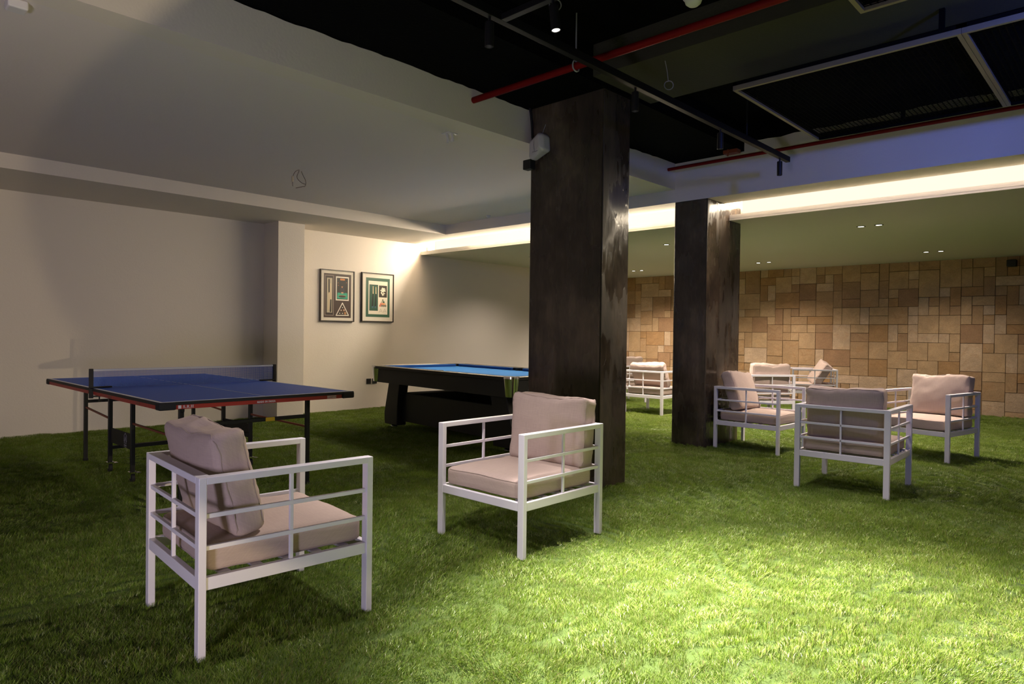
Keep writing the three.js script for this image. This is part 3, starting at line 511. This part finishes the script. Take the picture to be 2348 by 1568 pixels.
single('pipe_hanger', merge([rod([3.84, 3.2, -3.05], [3.84, 3.56, -3.05], 0.005), tube([[3.84, 3.22, -3.05], [3.808, 3.19, -3.05], [3.808, 3.15, -3.05], [3.84, 3.135, -3.05], [3.872, 3.15, -3.05], [3.872, 3.19, -3.05], [3.84, 3.22, -3.05]], 0.006, 30)]), M.greyCable, 'grey split ring hanger holding the thick red pipe', 'pipe hanger');
{ const q = [[6.9, 3.19, -3.38], [6.9, 3.262, -3.38]]; single('pipe_hanger', merge([rod(q[0], q[1], 0.008), box(0.09, 0.04, 0.16, 6.95, 3.242, -3.36, 0.004)]), M.redBrace, 'small red hanger on the thin red pipe below the black beam', 'pipe hanger'); }
// hanging frames with black expanded mesh
function meshPanel(label, x0, x1, z0, z1, y, hang) {
  const t = thing('mesh_panel', label, 'ceiling panel', [0, 0, 0]), f = 0.026, h = 0.035;
  for (const z of [z0 + f / 2, z1 - f / 2]) part('frame_bar', box(x1 - x0, h, f, (x0 + x1) / 2, y + h / 2, z, 0.001), M.galv, t);
  for (const x of [x0 + f / 2, x1 - f / 2]) part('frame_bar', box(f, h, z1 - z0 - 2 * f, x, y + h / 2, (z0 + z1) / 2, 0.001), x > 6 ? M.mesh : M.galv, t);
  part('frame_back', merge([span(x0, x1, y + h, y + h + 0.025, z0, z0 + f), span(x0, x1, y + h, y + h + 0.025, z1 - f, z1), span(x0, x0 + f, y + h, y + h + 0.025, z0, z1), span(x1 - f, x1, y + h, y + h + 0.025, z0, z1)]), M.mesh, t);
  const g = [], p = 0.022; for (let x = x0 + f; x < x1 - f; x += p) g.push(box(0.006, 0.003, z1 - z0 - 2 * f, x, y + 0.02, (z0 + z1) / 2)); for (let z = z0 + f; z < z1 - f; z += p * 1.6) g.push(box(x1 - x0 - 2 * f, 0.003, 0.006, (x0 + x1) / 2, y + 0.02, z));
  part('mesh', merge(g), M.mesh, t).userData.kind = 'stuff';
  for (const [x, z] of hang) part('hanger', box(0.03, 3.56 - y - h, 0.03, x, y + h + (3.56 - y - h) / 2, z, 0.001), M.mesh, t);
}
const PY = 3.09;
meshPanel('large black mesh panel in a pale metal frame under the black ceiling', 4.83, 6.57, -2.335, -0.885, PY, [[5.9, -2.30], [6.5, -1.6], [4.9, -1.0]]);
meshPanel('black mesh panel at the right edge of the picture beside the large one', 4.83, 6.57, -0.883, 0.66, PY, [[6.5, -0.1], [4.9, 0.5]]);
meshPanel('black mesh panel at the top edge of the picture, cut off by it', 2.55, 4.06, -1.22, 0.25, 3.045, [[2.6, -1.2], [4.1, 0.2]]);
// recessed downlights
for (let i = 0; i < 2; i++) for (let k = 0; k < 6; k++) {
  const names = ['far left', 'far left', 'middle', 'middle', 'right', 'right'], x = DOWN_X[i], z = DOWN_Z[k];
  const t = thing('downlight', (k % 2 ? 'right' : 'left') + ' lamp of the ' + names[k] + ' downlight pair in the ' + (i ? 'row by the stone wall' : 'row near the cove'), 'downlight', [x, 2.625, z], 0, 'paired downlights in the low ceiling');
  const ring = new THREE.LatheGeometry([[0.036, 0.0], [0.052, -0.001], [0.052, -0.004], [0.036, -0.006], [0.036, 0.0]].map((p) => new THREE.Vector2(...p)), 24).toNonIndexed(), d = new THREE.CylinderGeometry(0.036, 0.036, 0.004, 24).toNonIndexed(); d.translate(0, -0.002, 0);
  part('trim_ring', ring, M.mattBlack, t); part('lens', d, M.glowLamp, t);
}
COVE.forEach(([a, b], i) => { const t = thing('added_cove_glow', i ? 'long warm glow sheet added over the cove back wall right of the farther column' : 'long warm glow sheet added over the cove back wall left of the farther column', 'cove glow'); part('backing', span(7.945, 7.96, 2.649, 3.40, a, b), M.whitePlastic, t); part('wall_glow', span(7.938, 7.945, 2.652, 3.39, a, b), M.glowWarm, t); });  // glowing sheet added in place of lamplight bouncing off the cove wall
single('conduit_end', box(0.04, 0.06, 0.04, 7.64, 2.72, -9.33, 0.002), M.paint, 'small white block on the left end of the cove lip', 'conduit');
// lamps outside the picture
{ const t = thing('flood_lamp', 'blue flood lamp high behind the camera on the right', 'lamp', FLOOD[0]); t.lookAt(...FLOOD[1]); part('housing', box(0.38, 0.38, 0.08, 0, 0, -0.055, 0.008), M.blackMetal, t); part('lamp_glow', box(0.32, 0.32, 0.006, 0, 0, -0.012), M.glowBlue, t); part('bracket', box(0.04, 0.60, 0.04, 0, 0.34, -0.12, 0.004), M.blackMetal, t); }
{ const t = thing('added_fill_panel', 'pale square fill light panel added out of view left of the camera', 'lamp', FILL_PANEL[0]); t.lookAt(...FILL_PANEL[1]); part('housing', box(0.66, 0.66, 0.05, 0, 0, -0.04, 0.008), M.blackMetal, t); part('lamp_glow', box(0.6, 0.6, 0.006, 0, 0, -0.010), M.glowPanel, t); part('stand', box(0.40, 0.05, 0.22, 0, -0.36, -0.085, 0.004), M.blackMetal, t); }  // housing made up for the added fill light
{ // added low warm lamp and added unseen round-ended bench that throws the big round shade on the left wall
  const t = thing('added_floor_lamp', 'small warm added floor lamp behind the camera', 'lamp', ADDED_LAMP); const g = new THREE.CylinderGeometry(0.035, 0.045, 0.12, 20).toNonIndexed(); g.rotateX(-Math.PI / 2 + 0.3); g.translate(0, -0.02, 0.075); part('housing', g, M.blackMetal, t); const d = new THREE.CylinderGeometry(0.03, 0.03, 0.006, 20).toNonIndexed(); d.rotateX(-Math.PI / 2 + 0.3); d.translate(0, 0, 0.008); part('lens', d, M.glowLamp, t); part('stake', rod([0, -0.42, 0.08], [0, -0.02, 0.08], 0.01), M.blackMetal, t);
  const b = thing('added_blocker', 'dark round-ended added bench roll behind the camera', 'blocker', [0.41, 0.61, 1.11], -0.43), c = new THREE.CapsuleGeometry(0.269, 1.3, 16, 40).toNonIndexed(); c.rotateZ(Math.PI / 2); c.translate(0.65, 0, 0); part('roll', c, M.blockerGrey, b); for (const x of [0.1, 1.2]) for (const z of [-0.15, 0.15]) part('leg', rod([x, -0.62, z], [x, -0.2, z], 0.02), M.blackMetal, b);
}
// small fittings
function smoke(label, x, y, z, s = 1) { const t = thing('smoke_detector', label, 'smoke detector', [x, y, z]); const g = new THREE.LatheGeometry([[0, 0], [0.055, 0], [0.055, -0.012], [0.046, -0.022], [0.040, -0.040], [0.026, -0.052], [0, -0.054]].map((p) => new THREE.Vector2(p[0] * s, p[1] * s)), 24).toNonIndexed(); part('base', g, M.whitePlastic, t); }
smoke('white smoke detector at the top edge under the black ceiling', 3.72, 3.30, -2.06, 1.15); 
smoke('small white detector on the white ceiling near the cove', 6.90, 2.96, -7.06, 0.6);
{ const t = thing('junction_box', 'small open white junction box on the white ceiling left of the nearer column', 'junction box', [3.855, 2.96, -4.43]); part('rim', box(0.10, 0.006, 0.10, 0, -0.003, 0, 0.001), M.whitePlastic, t); for (const [x, z, a] of [[-0.035, 0, 0.3], [0.035, 0.01, -0.35], [0, 0.035, 0.1], [0.01, -0.03, -0.1]]) { const g = box(0.014, 0.075, 0.02, 0, -0.038, 0, 0.002); g.rotateZ(a); g.translate(x, 0, z); part('tab', g, M.whitePlastic, t); } }
single('corner_fitting', box(0.09, 0.05, 0.09, 0.79, 2.935, -4.37, 0.01), M.whitePlastic, 'pale fitting on the white ceiling at the top left corner', 'fitting');
{ const t = thing('loose_wires', 'loose brown and white wires hanging from the white ceiling above the table tennis table', 'wires', [3.664, 2.96, -6.654]);
  part('wire', tube([[0.05, 0, -0.02], [0.07, -0.05, -0.01], [0.085, -0.10, 0.01], [0.07, -0.16, 0.03], [0.02, -0.18, 0.05], [-0.05, -0.205, 0.05]], 0.003, 30), M.brownWire, t); part('wire', tube([[0.0, 0, 0.03], [-0.05, -0.03, 0.04], [-0.085, -0.10, 0.045], [-0.08, -0.19, 0.04]], 0.003, 24), M.brownWire, t); part('wire', tube([[0.02, 0, -0.01], [-0.01, -0.08, 0.0], [0.04, -0.13, 0.01], [0.08, -0.14, 0.02]], 0.003, 24), M.brownWire, t);
  part('connector', box(0.02, 0.06, 0.02, -0.085, -0.115, 0.045, 0.004), std({ name: 'cream_connector', color: lin(0.6, 0.5, 0.38), roughness: 0.5 }), t); }
function loop(label, x, y, z, r, drop) { const c = []; for (let i = 0; i <= 20; i++) { const a = (i / 20) * Math.PI * 2.2 + Math.PI / 2; c.push([x + 0.7 * r * Math.cos(a), y + r * Math.sin(a), z + 0.7 * r * Math.cos(a) + 0.01 * i / 20]); } single('cable_loop', merge([tube([[x - 0.05, y + drop, z], [x - 0.02, y + drop * 0.6, z], [x, y + r, z]], 0.003, 20), tube(c, 0.0035, 60)]), M.greyCable, label, 'cable'); }
loop('small grey cable loop at the top edge above the lit spotlight', 3.16, 3.24, -2.68, 0.034, 0.32); loop('grey cable loop hanging below the beam right of the nearer column', 4.51, 3.13, -2.695, 0.032, 0.17);
{ // emergency light with cable and bracket on the nearer column
  const t = thing('emergency_light', 'white plastic wrapped emergency light high on the left face of the nearer column', 'light fitting', [4.53, 2.89, -3.955]);
  const g = new RoundedBoxGeometry(0.12, 0.17, 0.185, 4, 0.04), p = g.attributes.position; for (let i = 0; i < p.count; i++) { const x = p.getX(i), y = p.getY(i), z = p.getZ(i); p.setXYZ(i, x * (1 + 0.25 * Math.sin(9 * y + 20 * z)), y + 0.012 * Math.sin(30 * z), z * (1 - 0.9 * y * 0.6) + 0.01 * Math.sin(25 * y)); } g.computeVertexNormals(); g.rotateX(-0.22); g.translate(-0.055, 0, 0);
  part('cover', g, std({ name: 'milky_wrap', color: lin(0.55, 0.53, 0.56), roughness: 0.25 }), t);
  part('fold', merge([tube([[-0.115, 0.06, 0.0], [-0.118, 0.0, -0.004], [-0.112, -0.05, -0.002]], 0.003, 16), tube([[-0.108, -0.045, 0.05], [-0.116, -0.055, 0.01], [-0.108, -0.052, -0.03]], 0.003, 16)]), M.greyCable, t);
  part('tie', rod([-0.06, 0.06, 0.02], [-0.03, 0.19, 0.055], 0.003), M.greyCable, t);
  const s = thing('sensor_box', 'small black box under the white wrapped emergency light', 'sensor', [4.53, 2.755, -4.065]); part('body', box(0.07, 0.085, 0.09, -0.036, 0, -0.02, 0.006), M.mattBlack, s);
  single('cable_conduit', tube([[4.50, 3.27, -4.09], [4.505, 3.20, -4.08], [4.515, 3.10, -4.075], [4.515, 3.03, -4.07], [4.512, 3.0, -4.065]], 0.011, 30, 8), M.mattBlack, 'black cable running down the top left edge of the nearer column', 'cable');
}
{ const t = thing('wall_speaker', 'small black box high on the stone wall at the right edge', 'speaker', [WALL_X - 0.01, 2.505, -1.73]); part('body', box(0.14, 0.11, 0.13, -0.075, 0, 0, 0.01), M.mattBlack, t); part('bracket', box(0.03, 0.04, 0.04, -0.01, 0, 0, 0.004), M.blackMetal, t); }

renderer.render(scene, camera);
